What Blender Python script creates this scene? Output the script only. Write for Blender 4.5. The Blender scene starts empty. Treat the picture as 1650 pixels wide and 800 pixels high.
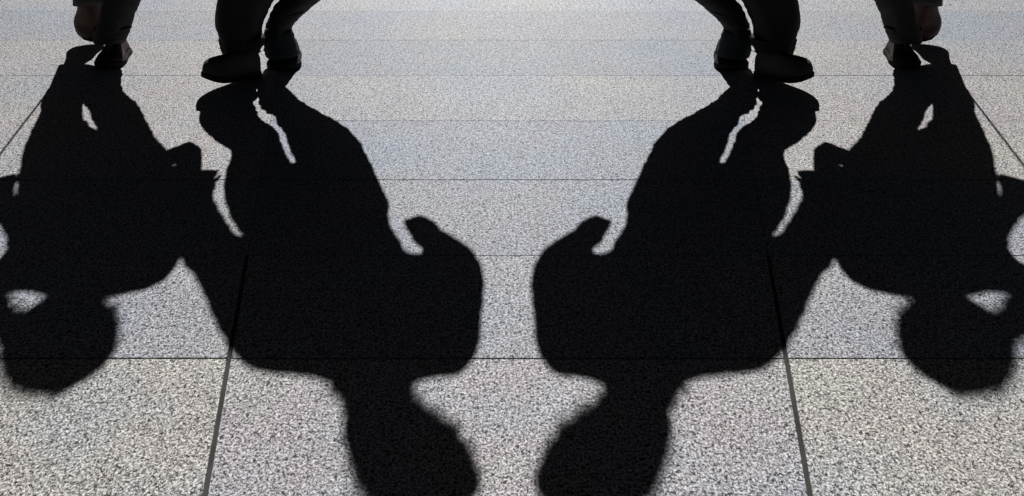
import bpy, bmesh, math, random
import numpy as np
from mathutils import Vector, Matrix, noise
from mathutils.geometry import delaunay_2d_cdt

random.seed(7)
scene = bpy.context.scene
C = scene.collection

# ------------------------------------------------------------------ camera
F_PX, CX, CY, HORIZON, CAM_H = 1200.0, 818.0, 400.0, -450.0, 1.4
PITCH = math.atan((CY - HORIZON) / F_PX)
cP, sP = math.cos(PITCH), math.sin(PITCH)
cam_d = bpy.data.cameras.new('camera')
cam = bpy.data.objects.new('camera', cam_d)
C.objects.link(cam)
cam.location = (0, 0, CAM_H)
cam.rotation_euler = (math.pi / 2 - PITCH, 0, 0)
cam_d.sensor_fit = 'HORIZONTAL'
cam_d.sensor_width = 36.0
cam_d.lens = 36.0 * F_PX / 1650.0
cam_d.shift_x = (825.0 - CX) / 1650.0
cam_d.clip_start = 0.05
cam_d.clip_end = 2000
scene.camera = cam

# ------------------------------------------------------------------ sky, sun, exposure
SUN_EL = math.radians(35.4)
TAN = math.tan(SUN_EL)
world = bpy.data.worlds.new('World')
scene.world = world
world.use_nodes = True
wn = world.node_tree
bg = wn.nodes['Background']
sky = wn.nodes.new('ShaderNodeTexSky')
sky.sky_type = 'NISHITA'
sky.sun_disc = False
sky.sun_elevation = SUN_EL
sky.sun_rotation = 0.0
sky.altitude = 50
sky.dust_density = 4.0
sky.ozone_density = 0.3
wn.links.new(sky.outputs['Color'], bg.inputs['Color'])
bg.inputs['Strength'].default_value = 0.0028
sun_d = bpy.data.lights.new('sun', 'SUN')
sun_d.energy = 5.0
sun_d.angle = math.radians(0.53)
sun_d.color = (1.0, 0.985, 0.975)
sun = bpy.data.objects.new('sun', sun_d)
C.objects.link(sun)
sun.location = (0, 30, 22)
sun.rotation_euler = (-(math.pi / 2 - SUN_EL), 0, 0)
vs = scene.view_settings
vs.view_transform = 'Standard'
vs.look = 'None'
vs.exposure = -0.06
vs.gamma = 1.0
vs.use_curve_mapping = False


# ------------------------------------------------------------------ helpers
def ground(x, y):
    """photo pixel -> point (X, Y) on the pavement"""
    d = CAM_H / (F_PX * sP + (y - CY) * cP)
    return d * (x - CX), d * (F_PX * cP - (y - CY) * sP)


def at_depth(x, y, Y):
    """photo pixel -> (X, Z) on the upright plane at distance Y"""
    vy = -(y - CY) / F_PX
    Z = CAM_H + Y * (vy * cP - sP) / (cP + vy * sP)
    depth = Y * cP - (Z - CAM_H) * sP
    return (x - CX) / F_PX * depth, Z


def set_in(node, **kw):
    for k, v in kw.items():
        k = k.replace('_', ' ')
        if k in node.inputs:
            node.inputs[k].default_value = v


def cloth_mat(name, col, rough=0.85, bump=0.25, scale=260):
    m = bpy.data.materials.new(name)
    m.use_nodes = True
    nt = m.node_tree
    b = nt.nodes['Principled BSDF']
    tc = nt.nodes.new('ShaderNodeTexCoord')
    n1 = nt.nodes.new('ShaderNodeTexNoise')
    set_in(n1, Scale=9.0, Detail=5.0, Roughness=0.6)
    r = nt.nodes.new('ShaderNodeValToRGB')
    r.color_ramp.elements[0].color = (*[c * 0.7 for c in col], 1)
    r.color_ramp.elements[1].color = (*[min(1, c * 1.3) for c in col], 1)
    r.color_ramp.elements[0].position = 0.35
    r.color_ramp.elements[1].position = 0.65
    nt.links.new(tc.outputs['Object'], n1.inputs['Vector'])
    nt.links.new(n1.outputs['Fac'], r.inputs['Fac'])
    nt.links.new(r.outputs['Color'], b.inputs['Base Color'])
    n2 = nt.nodes.new('ShaderNodeTexNoise')
    set_in(n2, Scale=float(scale), Detail=2.0)
    bp = nt.nodes.new('ShaderNodeBump')
    set_in(bp, Strength=bump, Distance=0.002)
    nt.links.new(tc.outputs['Object'], n2.inputs['Vector'])
    nt.links.new(n2.outputs['Fac'], bp.inputs['Height'])
    nt.links.new(bp.outputs['Normal'], b.inputs['Normal'])
    b.inputs['Roughness'].default_value = rough
    b.inputs['Specular IOR Level'].default_value = 0.25
    return m


def granite_mat(name, brick=False):
    m = bpy.data.materials.new(name)
    m.use_nodes = True
    nt = m.node_tree
    N, L = nt.nodes, nt.links
    b = N['Principled BSDF']
    geo = N.new('ShaderNodeNewGeometry')
    pos = geo.outputs['Position']

    def nz(scale, detail, rough=0.5, dist=0.0):
        n = N.new('ShaderNodeTexNoise')
        set_in(n, Scale=float(scale), Detail=float(detail), Roughness=rough, Distortion=dist)
        L.new(pos, n.inputs['Vector'])
        return n.outputs['Fac']

    def ramp(src, stops):
        r = N.new('ShaderNodeValToRGB')
        e = r.color_ramp.elements
        while len(e) < len(stops):
            e.new(0.5)
        for i, (p, c) in enumerate(stops):
            e[i].position = p
            e[i].color = (*c, 1) if len(c) == 3 else c
        L.new(src, r.inputs['Fac'])
        return r.outputs['Color']

    def mix(kind, fac, a, c):
        x = N.new('ShaderNodeMix')
        x.data_type = 'RGBA'
        x.blend_type = kind
        if isinstance(fac, (int, float)):
            x.inputs[0].default_value = fac
        else:
            L.new(fac, x.inputs[0])
        for sock, v in ((x.inputs[6], a), (x.inputs[7], c)):
            if isinstance(v, tuple):
                sock.default_value = (*v, 1)
            else:
                L.new(v, sock)
        return x.outputs[2]

    g = lambda v: (v, v, v)
    # pale crystals of two sizes
    base = ramp(nz(150, 3.0, 0.65), [(0.38, (0.30, 0.31, 0.33)), (0.5, (0.60, 0.61, 0.63)), (0.58, (1.0, 1.0, 1.0))])
    coarse = ramp(nz(48, 4.0, 0.75), [(0.30, g(0.70)), (0.5, g(1.0)), (0.68, g(1.12))])
    base = mix('MULTIPLY', 1.0, base, coarse)
    # dark mica flecks, worm-like, uneven in size
    fleck1 = ramp(nz(122, 2.0, 0.6, 0.7), [(0.0, g(1)), (0.385, g(1)), (0.45, g(0)), (1.0, g(0))])
    fleck2 = ramp(nz(190, 1.5, 0.5, 0.4), [(0.0, g(1)), (0.38, g(1)), (0.45, g(0)), (1.0, g(0))])
    col = mix('MIX', fleck2, base, (0.13, 0.128, 0.125))
    col = mix('MIX', fleck1, col, (0.045, 0.044, 0.044))
    # slab to slab and cloudy tints of the stone itself
    oi = N.new('ShaderNodeObjectInfo')
    col = mix('MULTIPLY', 1.0, col, oi.outputs['Color'])
    cloud = ramp(nz(1.7, 3.0, 0.55), [(0.30, (0.88, 0.92, 0.99)), (0.43, (0.95, 0.965, 0.99)), (0.52, (1.0, 0.95, 0.95)), (0.60, (1.0, 0.985, 0.96)), (0.70, (1.04, 1.01, 0.92))])
    col = mix('MULTIPLY', 1.0, col, cloud)
    # scuffs and dirt, irregular
    dirt = ramp(nz(4.3, 6.0, 0.7, 0.8), [(0.0, g(0.80)), (0.38, g(0.93)), (0.55, g(1.0)), (1.0, g(1.0))])
    col = mix('MULTIPLY', 0.7, col, dirt)
    # a few trodden spots and drips
    vo = N.new('ShaderNodeTexVoronoi')
    set_in(vo, Scale=3.1)
    L.new(pos, vo.inputs['Vector'])
    spot = ramp(vo.outputs['Distance'], [(0.0, g(0.45)), (0.022, g(0.6)), (0.034, g(1.0)), (1.0, g(1.0))])
    col = mix('MULTIPLY', 0.8, col, spot)
    if brick:
        bt = N.new('ShaderNodeTexBrick')
        bt.offset = 0.0
        set_in(bt, Scale=1.0, Mortar_Size=0.006, Brick_Width=1.5, Row_Height=0.48)
        bt.inputs['Color1'].default_value = (1, 1, 1, 1)
        bt.inputs['Color2'].default_value = (0.93, 0.94, 0.96, 1)
        bt.inputs['Mortar'].default_value = (0.2, 0.2, 0.2, 1)
        L.new(pos, bt.inputs['Vector'])
        col = mix('MULTIPLY', 1.0, col, bt.outputs['Color'])
    L.new(col, b.inputs['Base Color'])
    rr = ramp(nz(60, 3.0, 0.6), [(0.3, g(0.6)), (0.7, g(0.78))])
    L.new(rr, b.inputs['Roughness'])
    b.inputs['Specular IOR Level'].default_value = 0.3
    bp = N.new('ShaderNodeBump')
    set_in(bp, Strength=0.25, Distance=0.0012)
    L.new(nz(170, 3.0, 0.6), bp.inputs['Height'])
    L.new(bp.outputs['Normal'], b.inputs['Normal'])
    return m


M_granite = granite_mat('speckled_granite')
M_ground = granite_mat('far_granite_paving', True)
M_mortar = cloth_mat('joint_mortar', (0.062, 0.062, 0.057), 0.95, 0.6, 420)
M_black = cloth_mat('black_cloth', (0.012, 0.012, 0.012))
M_char = cloth_mat('charcoal_cloth', (0.016, 0.015, 0.014))
M_coat = cloth_mat('dark_coat_cloth', (0.022, 0.021, 0.024))
M_teal = cloth_mat('dark_teal_knit', (0.010, 0.020, 0.024), 0.9, 0.5, 340)
M_brown = cloth_mat('brown_leather', (0.05, 0.020, 0.012), 0.5, 0.15, 140)
M_grey = cloth_mat('grey_trainer_fabric', (0.045, 0.047, 0.047), 0.75, 0.3, 300)
M_pink = cloth_mat('dusky_red_shoe_fabric', (0.045, 0.026, 0.027), 0.8, 0.3, 300)
M_rubber = cloth_mat('dark_rubber', (0.012, 0.012, 0.012), 0.9, 0.2, 200)
M_lace = cloth_mat('shoe_lace', (0.16, 0.16, 0.16), 0.9, 0.4, 500)
M_skin = cloth_mat('skin', (0.42, 0.25, 0.18), 0.55, 0.1, 500)
M_hair = cloth_mat('dark_hair', (0.02, 0.014, 0.010), 0.6, 0.6, 180)
M_bag = cloth_mat('dark_bag_leather', (0.03, 0.026, 0.024), 0.5, 0.2, 160)
M_eye = cloth_mat('eye', (0.5, 0.5, 0.5), 0.3, 0.0, 100)
M_metal = cloth_mat('dark_metal', (0.06, 0.06, 0.06), 0.4, 0.05, 100)


def link(name, me, mats, parent=None, smooth=True):
    o = bpy.data.objects.new(name, me)
    C.objects.link(o)
    for m in (mats if isinstance(mats, (list, tuple)) else [mats]):
        me.materials.append(m)
    if smooth:
        for p in me.polygons:
            p.use_smooth = True
    if parent is not None:
        o.parent = parent
    return o


def mesh(name, verts, faces):
    me = bpy.data.meshes.new(name)
    me.from_pydata([tuple(v) for v in verts], [], faces)
    me.update()
    return me


def recalc(me):
    bm = bmesh.new()
    bm.from_mesh(me)
    bmesh.ops.remove_doubles(bm, verts=bm.verts, dist=1e-5)
    bmesh.ops.recalc_face_normals(bm, faces=bm.faces)
    bm.to_mesh(me)
    bm.free()


def tube(path, radii, seg=8):
    """closed tapered tube along 3-D points"""
    path = [Vector(p) for p in path]
    verts, faces = [], []
    n = len(path)
    up = Vector((0.13, 0.31, 0.94)).normalized()
    for i, p in enumerate(path):
        d = (path[min(i + 1, n - 1)] - path[max(i - 1, 0)]).normalized()
        a = d.cross(up)
        if a.length < 0.05:
            a = d.cross(Vector((1, 0, 0)))
        a.normalize()
        b_ = d.cross(a)
        for k in range(seg):
            w = 2 * math.pi * k / seg
            verts.append(p + (a * math.cos(w) + b_ * math.sin(w)) * radii[i])
    for i in range(n - 1):
        for k in range(seg):
            k2 = (k + 1) % seg
            faces.append((i * seg + k, i * seg + k2, (i + 1) * seg + k2, (i + 1) * seg + k))
    faces.append(tuple(range(seg))[::-1])
    faces.append(tuple((n - 1) * seg + k for k in range(seg)))
    return verts, faces


def spline(pts, step=0.012, closed=True):
    """Catmull-Rom through (x, z) points, even steps"""
    P = [np.array(p, float) for p in pts]
    out = []
    n = len(P)
    for i in range(n if closed else n - 1):
        p0, p1, p2, p3 = P[(i - 1) % n], P[i], P[(i + 1) % n], P[(i + 2) % n]
        if not closed:
            p0 = P[max(i - 1, 0)]
            p3 = P[min(i + 2, n - 1)]
        L = np.linalg.norm(p2 - p1)
        k = max(1, int(round(L / step)))
        for j in range(k):
            t = j / k
            # centripetal-like tension keeps tight corners from looping
            m1 = (p2 - p0) * 0.5
            m2 = (p3 - p1) * 0.5
            for mm in (m1, m2):
                l = np.linalg.norm(mm)
                if l > 1.1 * L:
                    mm *= 1.1 * L / l
            h00 = 2 * t**3 - 3 * t**2 + 1
            h10 = t**3 - 2 * t**2 + t
            h01 = -2 * t**3 + 3 * t**2
            h11 = t**3 - t**2
            out.append(h00 * p1 + h10 * m1 + h01 * p2 + h11 * m2)
    return np.array(out)


def inside(poly, q):
    x, y = q[:, 0], q[:, 1]
    res = np.zeros(len(q), bool)
    n = len(poly)
    j = n - 1
    for i in range(n):
        xi, yi = poly[i]
        xj, yj = poly[j]
        cond = ((yi > y) != (yj > y))
        if yj != yi:
            res ^= cond & (x < (xj - xi) * (y - yi) / (yj - yi) + xi)
        j = i
    return res


def seg_dist(poly, q):
    a = poly
    b = np.roll(poly, -1, axis=0)
    best = np.full(len(q), 1e9)
    for p0, p1 in zip(a, b):
        d = p1 - p0
        l2 = max(1e-12, float(d @ d))
        t = np.clip(((q - p0) @ d) / l2, 0, 1)
        dd = np.linalg.norm(q - (p0 + t[:, None] * d), axis=1)
        best = np.minimum(best, dd)
    return best


def rounded_figure(outer, holes, cap_fn, ymid_fn, grid=0.016, step=0.011, folds=0.0, iters=3):
    """rounded solid with the given upright outline (x, z): full and round in depth, closed at the rim"""
    rings = [spline(outer, step)] + [spline(h, step) for h in holes]
    if folds:
        for r in rings:
            nrm = np.roll(r, -1, axis=0) - np.roll(r, 1, axis=0)
            nrm = np.stack([nrm[:, 1], -nrm[:, 0]], 1) / (np.linalg.norm(nrm, axis=1)[:, None] + 1e-9)
            for i in range(len(r)):
                q = r[i]
                r[i] = q + nrm[i] * folds * (0.55 * noise.noise(Vector((q[0] * 22, 5.5, q[1] * 22))) + 0.45 * noise.noise(Vector((q[0] * 55, 2.5, q[1] * 55))))
    pts, edges = [], []
    for r in rings:
        s = len(pts)
        pts += [tuple(p) for p in r]
        edges += [(s + i, s + (i + 1) % len(r)) for i in range(len(r))]
    nb = len(pts)
    allr = rings[0]
    x0, z0 = allr.min(0)
    x1, z1 = allr.max(0)
    gp = []
    row = 0
    z = z0
    while z < z1:
        x = x0 + (grid / 2 if row % 2 else 0)
        while x < x1:
            gp.append((x, z))
            x += grid
        z += grid * 0.87
        row += 1
    gp = np.array(gp)

    def dist_in(q):
        ok = inside(rings[0], q)
        d = seg_dist(rings[0], q)
        for h in rings[1:]:
            ok &= ~inside(h, q)
            d = np.minimum(d, seg_dist(h, q))
        return ok, d
    ok, d = dist_in(gp)
    keep = ok & (d > grid * 0.45)
    gp = gp[keep]
    v2 = [Vector(p) for p in pts] + [Vector(p) for p in gp]
    rv, re, rf, ov, oe, of = delaunay_2d_cdt(v2, edges, [], 0, 1e-6)
    V = np.array([(v.x, v.y) for v in rv])
    T = np.array([f for f in rf])
    cen = V[T].mean(1)
    okc, _ = dist_in(cen)
    T = T[okc]
    _, dv = dist_in(V)
    dv[dv < 1e-4] = 0
    rim = dv == 0
    cap = np.array([cap_fn(x, z) for x, z in V])
    dd = np.minimum(dv, cap)
    th = np.sqrt(np.maximum(0, cap**2 - (cap - dd)**2))
    # soften the ridge in the middle of limbs
    nbr = [set() for _ in V]
    for a, b_, c_ in T:
        nbr[a] |= {b_, c_}
        nbr[b_] |= {a, c_}
        nbr[c_] |= {a, b_}
    nbr = [list(s) for s in nbr]
    for _ in range(iters):
        th2 = th.copy()
        for i, s in enumerate(nbr):
            if not rim[i] and s:
                th2[i] = 0.4 * th[i] + 0.6 * th[s].mean()
        th = th2
    verts, front, back = [], {}, {}
    used = sorted(set(T.ravel().tolist()))
    for i in used:
        x, z = V[i]
        ym = ymid_fn(x, z)
        if rim[i]:
            front[i] = back[i] = len(verts)
            verts.append((x, ym, z))
        else:
            f = 0.0
            if folds:
                f = folds * min(1.0, dv[i] / 0.03) * noise.noise(Vector((x * 16, 3.1, z * 9))) \
                    + 0.6 * folds * min(1.0, dv[i] / 0.03) * noise.noise(Vector((x * 33, 8.1, z * 26)))
            front[i] = len(verts)
            verts.append((x, ym - th[i] - f, z))
            back[i] = len(verts)
            verts.append((x, ym + th[i] + f, z))
    faces = []
    for a, b_, c_ in T:
        faces.append((front[a], front[b_], front[c_]))
        faces.append((back[a], back[c_], back[b_]))
    return verts, faces


# ------------------------------------------------------------------ pavement
ROWS_PX = [65, 122, 195, 290, 412, 578]
row_Y = [ground(CX, y)[1] for y in ROWS_PX]              # far to near
pitch_row = (row_Y[0] - row_Y[-1]) / 5.0
rows = sorted(row_Y)
near = [rows[0] - pitch_row * k for k in range(5, 0, -1)]
far = [rows[-1] + pitch_row * k for k in range(1, 16)]
rows = near + rows + far
ja = ground(372, 560)
jb = ground(330, 800)
j_slope = (ja[0] - jb[0]) / (ja[1] - jb[1])


def joint_x(Y):                                          # the long joint left of the middle slabs
    return ja[0] + j_slope * (Y - ja[1])


gs = 400.0
ground_o = link('ground', mesh('ground', [(-gs, -gs, -0.03), (gs, -gs, -0.03), (gs, gs, -0.03), (-gs, gs, -0.03)], [(0, 1, 2, 3)]), M_ground, None, False)
ground_o.color = (0.9, 0.93, 0.97, 1)
ground_o['kind'] = 'structure'
ground_o['label'] = 'pale speckled stone paving running on beyond the nearer slabs'
X_END = 6.6
pv = link('pavement', mesh('pavement', [(-X_END, rows[0] - .05, -0.0025), (X_END, rows[0] - .05, -0.0025), (X_END, rows[-1] + .05, -0.0025), (-X_END, rows[-1] + .05, -0.0025)], [(0, 1, 2, 3)]), M_mortar, None, False)
pv['kind'] = 'structure'
pv['label'] = 'pale speckled granite slab pavement with dark recessed joints'


JOINT_HALF = {round(row_Y[5], 3): 0.0024, round(row_Y[3], 3): 0.0017, round(row_Y[1], 3): 0.0006}


def slab(x_at, Y0, Y1, tint):
    """x_at(Y) -> (left, right); a bevelled stone slab with a slightly uneven top"""
    Y0 += JOINT_HALF.get(round(Y0, 3), 0.0005)          # half of the narrow cross joint
    Y1 -= JOINT_HALF.get(round(Y1, 3), 0.0005)
    b = 0.0009
    dz = random.uniform(-0.0006, 0.0006)
    tilt = random.uniform(-0.0006, 0.0006)
    v = []
    for z, ins in ((-0.029, 0.0), (-b + dz, 0.0), (dz, b)):
        for Y, sx in ((Y0 + ins, 0), (Y0 + ins, 1), (Y1 - ins, 1), (Y1 - ins, 0)):
            l, r = x_at(Y)
            x = (l + ins) if sx == 0 else (r - ins)
            v.append((x, Y, z + (tilt if sx and z > -0.02 else 0)))
    f = [(8, 9, 10, 11)]
    for k in range(2):
        for i in range(4):
            j = (i + 1) % 4
            f.append((k * 4 + i, k * 4 + j, k * 4 + 4 + j, k * 4 + 4 + i))
    o = link('slab', mesh('slab', v, f), M_granite, pv, False)
    j = random.uniform(0.985, 1.015)
    o.color = (tint[0] * j, tint[1] * j, tint[2] * j, 1)


random.seed(11)
TINT_MID, TINT_SIDE = [], []
for k in range(len(rows) - 1):                           # every course of stone came out of the quarry in its own tint
    c = random.uniform(0.88, 0.97)
    TINT_MID.append((c, c * 1.03, c * 1.07))
    TINT_SIDE.append((c, c * 1.03, c * 1.07))
k0 = len(near)
for k, (m_, s_) in {-1: ((0.95, 0.925, 0.935), (1.0, 0.985, 0.92)), -2: ((0.95, 0.925, 0.935), (1.0, 0.97, 0.93)),
                    0: ((0.90, 0.94, 0.99), (0.90, 0.93, 0.98)), 1: ((0.86, 0.91, 0.98), (0.88, 0.92, 0.98)), 2: ((0.82, 0.88, 0.97), (1.0, 0.985, 0.965)),
                    3: ((0.93, 0.96, 0.99), (1.0, 0.985, 0.97)), 4: ((0.82, 0.88, 0.95), (0.98, 0.975, 0.97)), 5: ((0.88, 0.92, 0.97), (0.88, 0.92, 0.98))}.items():
    q = 1.0 if k < 0 else 0.88
    TINT_MID[k0 + k], TINT_SIDE[k0 + k] = tuple(v * q for v in m_), tuple(v * (q + 0.04 if k >= 0 else 1) for v in s_)
for Y0, Y1 in zip(rows[:-1], rows[1:]):
    HW = 0.0062 if Y1 < row_Y[4] + 0.01 else 0.0009      # half of the long joint: wide in the near slabs, tight beyond
    i_row = rows.index(Y0)
    slab(lambda Y: (joint_x(Y) + HW, -joint_x(Y) - HW), Y0, Y1, TINT_MID[i_row])
    for s in (-1, 1):
        xs = [0.0, 2.6, 4.4, 6.2]
        for a, b_ in zip(xs[:-1], xs[1:]):
            if s < 0:
                slab(lambda Y: (joint_x(Y) - b_ + HW, joint_x(Y) - a - HW), Y0, Y1, TINT_SIDE[i_row])
            else:
                slab(lambda Y: (-joint_x(Y) + a + HW, -joint_x(Y) + b_ - HW), Y0, Y1, TINT_SIDE[i_row])


# ------------------------------------------------------------------ shoes
def shoe(length, width, height, upper_mat, parent, M, tall=0.0, thick=0.02, laces=True, bulky=False):
    heel = thick
    """toe along +y from the heel at the origin, sole on z = 0; M places it"""
    S = 15
    K = 16
    verts, faces = [], []
    for i in range(S):
        s = i / (S - 1)
        w = width / 2 * (0.72 + 0.10 * math.sin(s * math.pi) + 0.30 * math.exp(-((s - 0.70) / 0.24)**2))
        ends = min(1.0, math.sqrt(max(0.0, 1 - ((0.10 - s) / 0.10)**2)) if s < 0.10 else 1.0)
        if s > 0.80:
            ends = math.sqrt(max(0.0, 1 - ((s - 0.80) / 0.20)**2))
        w *= 0.25 + 0.75 * ends
        hh = height * (1.0 if s < 0.30 else (1.0 - 0.50 * ((s - 0.30) / 0.42)) if s < 0.72 else 0.50 - 0.02 * ((s - 0.72) / 0.28)) if not bulky else height * (1.0 if s < 0.30 else 1.0 - 0.26 * ((s - 0.30) / 0.70))
        hh *= (0.72 + 0.28 * ends) if bulky else (0.55 + 0.45 * ends)
        if s < 0.36:
            hh += tall * min(1.0, s / 0.08) * min(1.0, (0.36 - s) / 0.07)
        for k in range(K):
            a = math.pi * k / (K - 1)
            ex = 0.62
            cx = math.copysign(abs(math.cos(a))**ex, math.cos(a))
            sz = abs(math.sin(a))**0.75
            taper = 1 - 0.34 * (sz**2) * (1 if s < 0.6 else 0.6)
            verts.append((cx * w * taper, s * length, heel * 0.8 + sz * (hh - heel * 0.8)))
    for i in range(S - 1):
        for k in range(K - 1):
            a = i * K + k
            faces.append((a, a + 1, a + K + 1, a + K))
        faces.append((i * K, i * K + K, i * K + 2 * K - 1, i * K + K - 1))
    faces.append(tuple(range(K)))
    faces.append(tuple((S - 1) * K + k for k in range(K))[::-1])
    me = mesh('shoe', [M @ Vector(v) for v in verts], faces)
    recalc(me)
    up = link('shoe', me, upper_mat, parent)
    # sole: outline walked round, bevelled edge
    out = []
    for side in (1, -1):
        rng = range(S) if side == 1 else range(S - 1, -1, -1)
        for i in rng:
            s = i / (S - 1)
            w = width / 2 * (0.72 + 0.10 * math.sin(s * math.pi) + 0.30 * math.exp(-((s - 0.70) / 0.24)**2))
            if s < 0.10:
                e = math.sqrt(max(0.0, 1 - ((0.10 - s) / 0.10)**2))
            elif s > 0.80:
                e = math.sqrt(max(0.0, 1 - ((s - 0.80) / 0.20)**2))
            else:
                e = 1
            w *= 0.25 + 0.75 * e
            out.append((side * (w + 0.004), s * (length + 0.006) - 0.003))
    sv, sf = [], []
    n = len(out)
    cxm, cym = 0.0, length / 2
    for z, k in ((0.0, 0.97), (0.005, 1.0), (heel - 0.003, 1.0), (heel + 0.001, 0.97)):
        for x, y in out:
            spring = 0.012 * max(0, (y / length - 0.78) / 0.22)**2
            sv.append((cxm + (x - cxm) * k, cym + (y - cym) * k, z + spring))
    for r in range(3):
        for i in range(n):
            j = (i + 1) % n
            sf.append((r * n + i, r * n + j, (r + 1) * n + j, (r + 1) * n + i))
    sf.append(tuple(range(n))[::-1])
    sf.append(tuple(3 * n + i for i in range(n)))
    me = mesh('sole', [M @ Vector(v) for v in sv], sf)
    recalc(me)
    link('sole', me, M_rubber, up)
    if laces:
        lv, lf = [], []
        for q in range(4):
            s = 0.42 + 0.065 * q
            zt = height * (1.0 - 0.50 * ((s - 0.30) / 0.42)) * 0.985
            v, f = tube([M @ Vector((-0.022, s * length, zt - 0.010)), M @ Vector((0, s * length + 0.004, zt + 0.002)), M @ Vector((0.022, s * length, zt - 0.010))], [0.0028] * 3, 6)
            lf += [tuple(i + len(lv) for i in t) for t in f]
            lv += v
        link('laces', mesh('laces', lv, lf), M_lace, up)
    return up


def hand(parent, wrist, direction, palm_n, mirror=1, curl=0.6, size=1.0):
    """palm and five fingers, rooted in the forearm end; one mesh"""
    w = Vector(wrist)
    d = Vector(direction).normalized()
    nrm = Vector(palm_n)
    nrm = (nrm - d * nrm.dot(d)).normalized()
    side = d.cross(nrm) * mirror
    V_, F_ = [], []

    def add(v, f):
        o = len(V_)
        V_.extend(v)
        F_.extend([tuple(i + o for i in t) for t in f])
    rings, seg = [], 10
    for t, hw, ht in ((-0.03, 0.024, 0.020), (0.0, 0.027, 0.018), (0.04, 0.038, 0.016), (0.075, 0.041, 0.014), (0.092, 0.034, 0.010)):
        rings.append([w + d * t * size + (side * math.cos(2 * math.pi * k / seg) * hw + nrm * math.sin(2 * math.pi * k / seg) * ht) * size for k in range(seg)])
    v = [p for r in rings for p in r]
    f = [(i * seg + k, i * seg + (k + 1) % seg, (i + 1) * seg + (k + 1) % seg, (i + 1) * seg + k) for i in range(4) for k in range(seg)]
    f += [tuple(range(seg)), tuple(4 * seg + k for k in range(seg))]
    add(v, f)
    for off, ln in ((-0.029, 0.072), (-0.010, 0.082), (0.010, 0.076), (0.028, 0.060)):
        p = w + (d * 0.080 + side * off) * size
        path, ang = [p.copy()], 0.0
        for part in (0.48, 0.30, 0.22):
            ang += curl
            p = p + (d * math.cos(ang) + nrm * math.sin(ang)) * ln * part * size
            path.append(p.copy())
        add(*tube(path, [0.0092 * size, 0.0088 * size, 0.0078 * size, 0.0055 * size], 8))
    p0 = w + (d * 0.022 - side * 0.028) * size
    p1 = p0 + (d * 0.030 - side * 0.022 + nrm * 0.008) * size
    p2 = p1 + (d * 0.028 - side * 0.004 + nrm * 0.014) * size
    add(*tube([p0, p1, p2], [0.0125 * size, 0.0105 * size, 0.007 * size], 8))
    me = mesh('hand', V_, F_)
    recalc(me)
    return link('hand', me, M_skin, parent)


# ------------------------------------------------------------------ people
def mixf(a, b, t):
    return a + (b - a) * t


def sstep(a, b, x):
    t = max(0.0, min(1.0, (x - a) / (b - a)))
    return t * t * (3 - 2 * t)


class Leg:
    """one leg: outline from what is seen of it and from the shadow it throws"""
    def __init__(self, Y_foot, Y_hip, seen, shade, blend=(0.2, 0.66), blend_r=None):
        self.Yf, self.Yh, self.bl, self.br = Y_foot, Y_hip, blend, blend_r or blend
        self.seen = []
        for y, l, r in seen:
            xl, z = at_depth(l, y, Y_foot)
            xr, _ = at_depth(r, y, Y_foot)
            self.seen.append((z, xl, xr))
        self.seen.sort()
        self.shade = []
        for y, l, r in shade:
            z = self.z_of(ground(CX, y)[1])
            self.shade.append((z, ground(l, y)[0], ground(r, y)[0]))
        self.shade.sort()

    def Y(self, z):
        return mixf(self.Yf, self.Yh, max(0, min(1.0, z / 0.85)))

    def z_of(self, Ys):
        z = 0.5
        for _ in range(30):
            z = (self.Y(z) - Ys) * TAN
        return z

    @staticmethod
    def tab(t, z):
        zs = [a[0] for a in t]
        return np.interp(z, zs, [a[1] for a in t]), np.interp(z, zs, [a[2] for a in t])

    def edges(self, z):
        sl, sr = self.tab(self.shade, z)
        if not self.seen:
            return sl, sr
        il, ir = self.tab(self.seen, z)
        if z > self.seen[-1][0]:                          # go on in the last direction
            dl = self.tab(self.shade, z)[0] - self.tab(self.shade, self.seen[-1][0])[0]
            il, ir = il + dl, ir + dl
        return mixf(il, sl, sstep(*self.bl, z)), mixf(ir, sr, sstep(*self.br, z))


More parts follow.
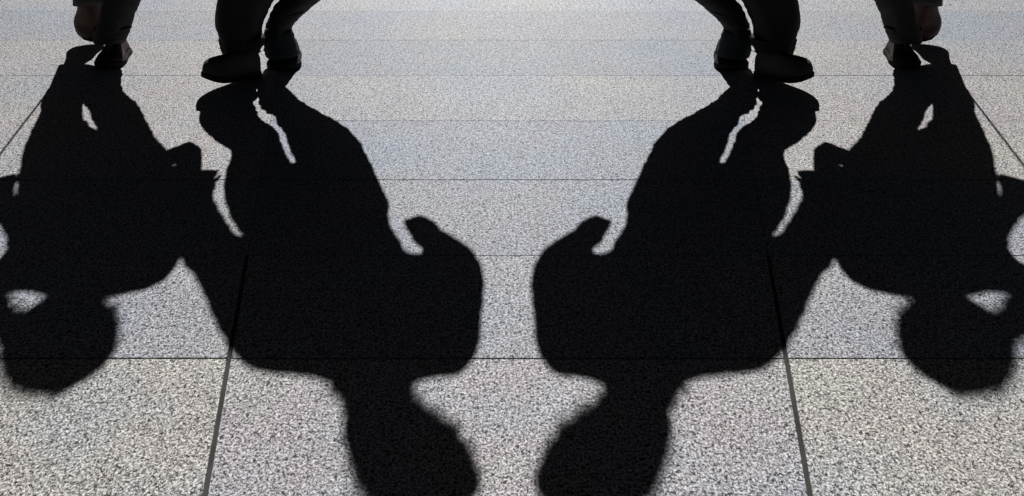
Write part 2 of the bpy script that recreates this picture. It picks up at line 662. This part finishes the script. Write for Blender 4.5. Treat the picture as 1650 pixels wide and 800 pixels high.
def person(spec, mir):
    """mir = 1 as on the left of the photograph, -1 for the two on the right"""
    Yb = spec['Yb']
    LL, RL = spec['legs']
    zL0, zR0 = spec['ankle']
    zc = spec['crotch']

    def body_pt(p):
        X, Ys = ground(*p)
        return (X, (Yb - Ys) * TAN)
    left_side = [(LL.edges(z)[0], z) for z in np.arange(zL0, spec['join'][0], 0.045)]
    up = [body_pt(p) for p in spec['outline']]
    right_side = [(RL.edges(z)[1], z) for z in np.arange(zR0, spec['join'][1], 0.045)][::-1]
    inner_r, inner_l = [], []
    for z in np.arange(min(zL0, zR0), zc - 0.02, 0.045):  # keep a slit between the legs
        a, b_ = LL.edges(z)[1], RL.edges(z)[0]
        q = sstep(*spec['slit_from'], z)
        gap = 0.003 + spec['slit'] * q
        a, b_ = a - spec['ease'] * q, b_ + spec['ease'] * q
        if b_ - a < gap:
            a, b_ = (a + b_ - gap) / 2, (a + b_ + gap) / 2
        if z >= zR0:
            inner_r.append((b_, z))
        if z >= zL0:
            inner_l.append((a, z))
    inner_l.reverse()
    top_gap = [((LL.edges(zc)[1] + RL.edges(zc)[0]) / 2, zc)]
    poly = left_side + up + right_side + inner_r + top_gap + inner_l
    holes = [[body_pt(p) for p in h] for h in spec.get('holes', [])]
    zs_neck = spec['neck_z']

    def cap(x, z):
        if z > zs_neck + 0.06:
            return 0.115
        if z > 0.80:
            return mixf(0.120, 0.07, sstep(zs_neck - 0.05, zs_neck + 0.03, z))
        return mixf(0.085, 0.120, sstep(0.55, 0.85, z))

    def ymid(x, z):
        if z > 0.85:
            return Yb
        xm = (LL.edges(z)[1] + RL.edges(z)[0]) / 2
        return mixf(LL.Y(z), RL.Y(z), sstep(xm - 0.04, xm + 0.04, x))
    verts, faces = rounded_figure(poly, holes, cap, ymid, folds=0.007)
    hx, hz, hr = spec['head']
    # nose, brow and chin on the side of the face that looks to the camera
    vv = []
    for x, y, z in verts:
        if y < Yb and z > zs_neck:
            dx, dz = x - hx, z - (hz - 0.03)
            y -= 0.022 * math.exp(-(dx / 0.014)**2 - ((dz + 0.01) / 0.024)**2)
            y -= 0.008 * math.exp(-(dx / 0.05)**2 - ((dz - 0.035) / 0.012)**2)
            y -= 0.010 * math.exp(-(dx / 0.03)**2 - ((dz + 0.085) / 0.02)**2)
        vv.append((x * mir, y, z))
    me = mesh('body', vv, faces)
    recalc(me)
    root = bpy.data.objects.new('person', None)
    C.objects.link(root)
    root.empty_display_size = 0.2
    base = Vector((0.5 * (LL.edges(0.12)[0] + RL.edges(0.12)[1]) * mir, Yb, 0))
    root.location = base
    sh = Matrix.Translation(-base)
    root['label'] = spec['label'][0 if mir == 1 else 1]
    root['category'] = 'person'
    root['group'] = 'people walking towards the camera'
    me.transform(sh)
    body = link('body', me, [spec['trousers'], spec['coat'], M_skin, M_hair], root)
    for p in me.polygons:
        c = p.center + base
        cx = c.x * mir
        if c.z > zs_neck:
            face = (abs(cx - hx) < 0.075 and -0.13 < c.z - hz < 0.055 and c.y < Yb - 0.02)
            p.material_index = 2 if (face or c.z < zs_neck + 0.045) else 3
        elif c.z > spec['coat_z']:
            p.material_index = 1
        else:
            p.material_index = 0
    # loose hair standing off the head
    rnd = random.Random(3)
    polys = [p for p in me.polygons if p.material_index == 3]
    hv, hf = [], []
    for _ in range(700):
        p = rnd.choice(polys)
        n = p.normal
        d = (n + Vector((rnd.uniform(-.8, .8), rnd.uniform(-.5, .5), rnd.uniform(-.8, .6)))).normalized()
        a = d.cross(Vector((.3, .2, .9))).normalized() * rnd.uniform(0.002, 0.0048)
        b2 = d.cross(a.normalized()) * a.length
        c = p.center - n * 0.004
        tip = c + d * rnd.uniform(0.014, 0.042)
        o0 = len(hv)
        hv += [c + a, c - a * .5 + b2 * .87, c - a * .5 - b2 * .87, tip]
        hf += [(o0, o0 + 1, o0 + 3), (o0 + 1, o0 + 2, o0 + 3), (o0 + 2, o0, o0 + 3)]
    link('hair', mesh('hair', hv, hf), M_hair, root, False)['kind'] = 'stuff'
    # eyes and mouth
    for s in (-1, 1):
        bm = bmesh.new()
        bmesh.ops.create_uvsphere(bm, u_segments=10, v_segments=6, radius=0.011)
        m2 = bpy.data.meshes.new('eye')
        bm.to_mesh(m2)
        bm.free()
        m2.transform(Matrix.Translation(Vector(((hx + s * 0.032) * mir, Yb - 0.108, hz - 0.015))) @ Matrix.Diagonal((1.2, 0.7, 0.7, 1)))
        m2.transform(sh)
        link('eye', m2, M_eye, root)
    v, f = tube([Vector(((hx + q * 0.024) * mir, Yb - 0.112 + 0.006 * q * q, hz - 0.082 - 0.002 * q * q)) for q in (-1, -.5, 0, .5, 1)], [0.002, 0.005, 0.006, 0.005, 0.002], 6)
    mm = mesh('mouth', v, f)
    mm.transform(sh)
    link('mouth', mm, M_pink, root)
    for build in spec['extras']:
        for o in build(root, mir):
            o.data.transform(sh)
    return root


def shoe_matrix(heel_pos, toe_pos, roll, mir):
    """heel and toe points of the sole; mirrored for the right-hand figures"""
    h = Vector(heel_pos)
    t = Vector(toe_pos)
    y = (t - h).normalized()
    up = Vector(roll)
    z = (up - y * up.dot(y)).normalized()
    x = y.cross(z)
    m = Matrix((x, y, z)).transposed().to_4x4()
    m.translation = h
    if mir == -1:
        m = Matrix.Diagonal((-1, 1, 1, 1)) @ m
    return m


def with_kids(o):
    return [o] + list(o.children)


def add_shoe(heel, toe, roll, width, height, mat, **kw):
    def build(root, mir):
        L = (Vector(toe) - Vector(heel)).length
        return with_kids(shoe(L, width, height, mat, root, shoe_matrix(heel, toe, roll, mir), **kw))
    return build


def add_hand(wrist, d, n, flip, curl):
    def build(root, mir):
        f = lambda v: (v[0] * mir, v[1], v[2])
        return [hand(root, f(wrist), f(d), f(n), flip * mir, curl)]
    return build


def ring_sock(leg, z0, z1, grow, mat, name, tilt=0.0):
    """a cuff or sock wrapped round the lower leg, a little proud of it"""
    def build(root, mir):
        V_, F_ = [], []
        K, R = 24, 9
        for i in range(R):
            q = i / (R - 1)
            z = mixf(z0, z1, q)
            l, r = leg.edges(z)
            c = (l + r) / 2
            rx = (r - l) / 2 + grow(q)
            ry = min(0.075, (r - l) / 2) + grow(q)
            for k in range(K):
                a = 2 * math.pi * k / K
                wob = 1 + 0.035 * math.sin(3 * a + 2.2 * i) * (1 if 0 < i < R - 1 else .4)
                V_.append(((c + math.cos(a) * rx * wob) * mir, leg.Y(z) + math.sin(a) * ry * wob, z + tilt * math.cos(a)))
        for i in range(R - 1):
            for k in range(K):
                k2 = (k + 1) % K
                F_.append((i * K + k, i * K + k2, (i + 1) * K + k2, (i + 1) * K + k))
        F_.append(tuple(range(K)))
        F_.append(tuple((R - 1) * K + k for k in range(K)))
        me = mesh(name, V_, F_)
        recalc(me)
        return [link(name, me, mat, root)]
    return build


# --- the figure in the middle pair: hand on hip, bag in the other hand, one heel just landing
P2 = dict(Yb=3.46, crotch=0.67, slit=0.014, ease=0.0, slit_from=(0.1, 0.25), ankle=(0.10, 0.10), join=(0.56, 0.62), neck_z=1.42, head=(-0.262, 1.60, 0.13), coat_z=0.78,
          trousers=M_black, coat=M_coat)
P2_L = Leg(3.40, 3.46,
           [(0, 337, 417), (24, 341, 420), (47, 345, 424), (71, 354, 425), (84, 358, 418), (112, 366, 412), (125, 370, 408)],
           [(143, 370, 421), (160, 362, 433), (186, 347, 433), (205, 348, 444), (222, 356, 452), (240, 378, 458), (254, 379, 464), (266, 372, 473)], blend_r=(0.2, 0.5))
P2_R = Leg(3.56, 3.46,
           [(0, 425, 487), (20, 429, 480), (45, 429, 470), (66, 429, 474), (88, 430, 480), (104, 431, 480)],
           [(117, 434, 487), (134, 430, 512), (152, 437, 527), (167, 448, 534), (182, 457, 540), (199, 458, 555), (222, 459, 574), (239, 464, 585), (263, 478, 598)], blend=(0.12, 0.52), blend_r=(0.17, 0.50))
P2['legs'] = (P2_L, P2_R)
P2['outline'] = [(367, 272), (361, 302), (363, 325), (377, 357), (391, 377), (391, 390), (381, 389), (369, 368), (356, 347), (344, 321), (344, 296),
                 (330, 286), (300, 284), (272, 300), (268, 340), (277, 382), (293, 415), (313, 441), (337, 492), (360, 540), (376, 562), (405, 586), (475, 599), (517, 607),
                 (532, 620), (548, 638), (556, 664), (553, 694), (560, 735), (568, 765), (593, 797), (630, 819), (682, 830), (740, 821), (770, 798), (775, 770), (762, 735), (738, 704),
                 (705, 680), (673, 659), (663, 632), (672, 613), (698, 604), (743, 600), (760, 583), (772, 553), (779, 500), (780, 453), (772, 419), (751, 400), (716, 377), (698, 360),
                 (676, 352), (651, 355), (660, 377), (674, 391), (679, 404), (670, 420), (657, 412), (645, 387), (629, 368), (627, 347), (625, 322), (611, 295)]
P2['label'] = ('person in black trousers stepping onto one heel, left of the middle, hand on hip',
               'person in black trousers stepping onto one heel, right of the middle, hand on hip')
hR = at_depth(418, 132, 3.39)
P2['extras'] = [
    add_shoe((-1.20, 3.42, 0.0), (-1.38, 3.195, 0.066), (0, -0.05, 1), 0.115, 0.125, M_grey, thick=0.026, bulky=True),
    add_shoe((-1.108, 3.69, 0.0), (-1.104, 3.46, 0.002), (0, 0, 1), 0.145, 0.10, M_black, tall=0.03, thick=0.026, laces=False),
    ring_sock(P2_R, 0.055, 0.185, lambda q: 0.004 + 0.004 * math.sin(q * 3.1), M_teal, 'sock'),
    ring_sock(P2_R, 0.215, 0.275, lambda q: 0.008 - 0.006 * q, M_black, 'trouser_cuff', 0.012),
    ring_sock(P2_L, 0.14, 0.19, lambda q: 0.004 - 0.004 * q, M_black, 'trouser_cuff', 0.006),
]

# --- the figure in the outer pair: one foot trailing, hand raised to the head, bag at the side
P1 = dict(Yb=3.66, crotch=0.63, slit=0.03, ease=0.017, slit_from=(0.27, 0.36), ankle=(0.20, 0.085), join=(0.55, 0.50), neck_z=1.33, head=(-1.252, 1.47, 0.14), coat_z=0.70,
          trousers=M_char, coat=M_black)
P1_L = Leg(3.90, 3.66,
           [(-60, 120, 156), (-8, 124, 156), (10, 125, 156), (40, 126, 152)],
           [(85, 112, 164), (100, 111, 166), (110, 101, 164), (130, 87, 156), (149, 74, 144), (163, 66, 138), (174, 66, 141), (186, 64, 140), (205, 53, 146), (214, 47, 152), (230, 34, 160)],
           blend=(0.12, 0.40), blend_r=(0.10, 0.2))
P1_R = Leg(3.62, 3.66,
           [(0, 151, 214), (20, 151, 214), (37, 151, 213), (50, 151, 209), (62, 152, 203), (72, 154, 195), (85, 157, 194)],
           [(110, 155, 201), (120, 157, 206), (127, 157, 212), (139, 154, 215), (152, 149, 219), (163, 148, 223), (180, 153, 229), (190, 151, 232), (205, 152, 239), (214, 154, 246)], blend_r=(0.17, 0.46))
P1['legs'] = (P1_L, P1_R)
P1['outline'] = [(31, 246), (31, 277), (29, 300), (25, 330), (15, 372), (8, 405), (-10, 425), (-45, 443), (-72, 474), (-64, 508), (-30, 530), (-2, 540),
                 (1, 550), (0, 568), (3, 586), (11, 603), (26, 616), (50, 625), (82, 627), (114, 620), (149, 606), (173, 584), (186, 562), (192, 538), (187, 516), (169, 497), (160, 484),
                 (175, 476), (205, 468), (242, 461), (262, 455), (278, 437), (291, 415), (294, 360), (287, 300), (276, 256), (256, 228)]
P1['holes'] = [[(9, 468), (26, 464), (52, 462), (77, 472), (72, 487), (55, 492), (32, 511), (20, 497)]]
P1['label'] = ('leftmost person with one brown shoe trailing on its toe',
               'rightmost person with one brown shoe trailing on its toe')
P1['extras'] = [
    add_shoe((-2.155, 3.945, 0.245), (-2.22, 3.875, 0.012), (0, -1, 0.25), 0.148, 0.095, M_brown, thick=0.02, laces=False),
    add_shoe((-1.985, 3.735, 0.0), (-1.972, 3.485, 0.0), (0, 0, 1), 0.125, 0.105, M_pink, thick=0.026),
    ring_sock(P1_R, 0.105, 0.17, lambda q: 0.004 - 0.004 * q, M_char, 'trouser_cuff', 0.004),
]


def body_xyz(p, Yb):
    X, Ys = ground(*p)
    return Vector((X, Yb, (Yb - Ys) * TAN))


w = body_xyz((318, 303), 3.46)
P2['extras'].append(add_hand(w, (0.02, -0.05, -1), (0, -1, 0), 1, 0.75))
w = body_xyz((733, 396), 3.46)
P2['extras'].append(add_hand(w - Vector((0, 0.03, 0)), (-0.85, -0.1, -0.5), (0, 1, 0.1), 1, 0.2))
w = body_xyz((0, 522), 3.66)
P1['extras'].append(add_hand(w - Vector((0, 0.02, 0)), (0.9, 0.1, 0.5), (0.2, 0.6, -0.5), 1, 0.3))
w = body_xyz((278, 320), 3.66)
P1['extras'].append(add_hand(w - Vector((0, 0.05, 0)), (0.0, -0.1, -1), (-1, 0, 0), 1, 0.4))

for mir in (1, -1):
    person(P1, mir)
    person(P2, mir)


# ------------------------------------------------------------------ carried things
def tagged_root(name, loc, label, cat, group):
    o = bpy.data.objects.new(name, None)
    C.objects.link(o)
    o.location = loc
    o.empty_display_size = 0.1
    o['label'], o['category'], o['group'] = label, cat, group
    return o


def carried(name, outline, holes, Yp, depth, mir, label, cat, group, mat, straps):
    pts = [body_xyz(p, Yp) for p in outline]
    base = Vector((sum(p.x for p in pts) / len(pts) * mir, Yp, min(p.z for p in pts)))
    root = tagged_root(name, base, label, cat, group)
    verts, faces = rounded_figure([(p.x, p.z) for p in pts], [[(q.x, q.z) for q in (body_xyz(p, Yp) for p in h)] for h in holes],
                                  lambda x, z: depth, lambda x, z: Yp, grid=0.014, step=0.008, folds=0.003, iters=2)
    me = mesh('bag_body', [(x * mir, y, z) for x, y, z in verts], faces)
    recalc(me)
    me.transform(Matrix.Translation(-base))
    link('bag_body', me, mat, root)
    for nm, path, rad in straps:
        v, f = tube([Vector((p[0] * mir, p[1], p[2])) for p in path], [rad] * len(path), 8)
        me = mesh(nm, v, f)
        me.transform(Matrix.Translation(-base))
        link(nm, me, mat, root)
    return root


def bx(p, Yp, dy=0.0):
    v = body_xyz(p, Yp)
    return (v.x, Yp + dy, v.z)


for mir in (1, -1):
    side = 'left' if mir == 1 else 'right'
    carried('handbag', [(262, 246), (272, 241), (294, 233), (303, 229), (308, 229), (323, 239), (325, 242), (326, 266), (325, 282), (323, 287), (300, 290), (270, 290), (258, 268)],
            [[(273, 267), (279, 264), (284, 267), (279, 270)]], 3.46, 0.05, mir,
            'small dark bag hanging from the hand of the person %s of the middle' % side, 'bag', 'small carried bags', M_bag,
            [('handle', [bx(p, 3.46) for p in ((312, 292), (328, 289), (341, 290), (346, 296), (345, 304), (338, 312))], 0.0055)])
    carried('shoulder_bag', [(27, 281), (-15, 291), (-68, 305), (-76, 322), (-70, 340), (-18, 346), (4, 371), (20, 374), (27, 350), (26, 318), (23, 306)],
            [], 3.66, 0.05, mir,
            'dark shoulder bag at the side of the %smost person' % side, 'bag', 'shoulder bags', M_bag,
            [('strap', [bx(p, 3.66, d) for p, d in (((-10, 295), -.03), ((30, 340), -.10), ((80, 400), -.135), ((130, 450), -.125), ((160, 478), -.05), ((150, 480), .02))], 0.006)])
    a = body_xyz((72, 155), 3.70)
    b_ = body_xyz((-40, 301), 3.70)
    base = Vector((a.x * mir, a.y, a.z))
    st = tagged_root('walking_stick', base, 'thin straight stick held slanting beside the %smost person' % side, 'stick', 'thin slanting sticks')
    v, f = tube([Vector((mixf(a.x, b_.x, t) * mir, mixf(a.y, b_.y, t), mixf(a.z, b_.z, t))) - base for t in (0, .25, .5, .75, 1)], [0.0045, 0.005, 0.005, 0.0055, 0.006], 8)
    link('shaft', mesh('shaft', v, f), M_metal, st)
    d = (b_ - a).normalized()
    d.x *= mir
    e = Vector((b_.x * mir, b_.y, b_.z)) - base
    v, f = tube([e - d * 0.10, e - d * 0.05, e + d * 0.01], [0.009, 0.010, 0.008], 8)
    link('grip', mesh('grip', v, f), M_rubber, st)
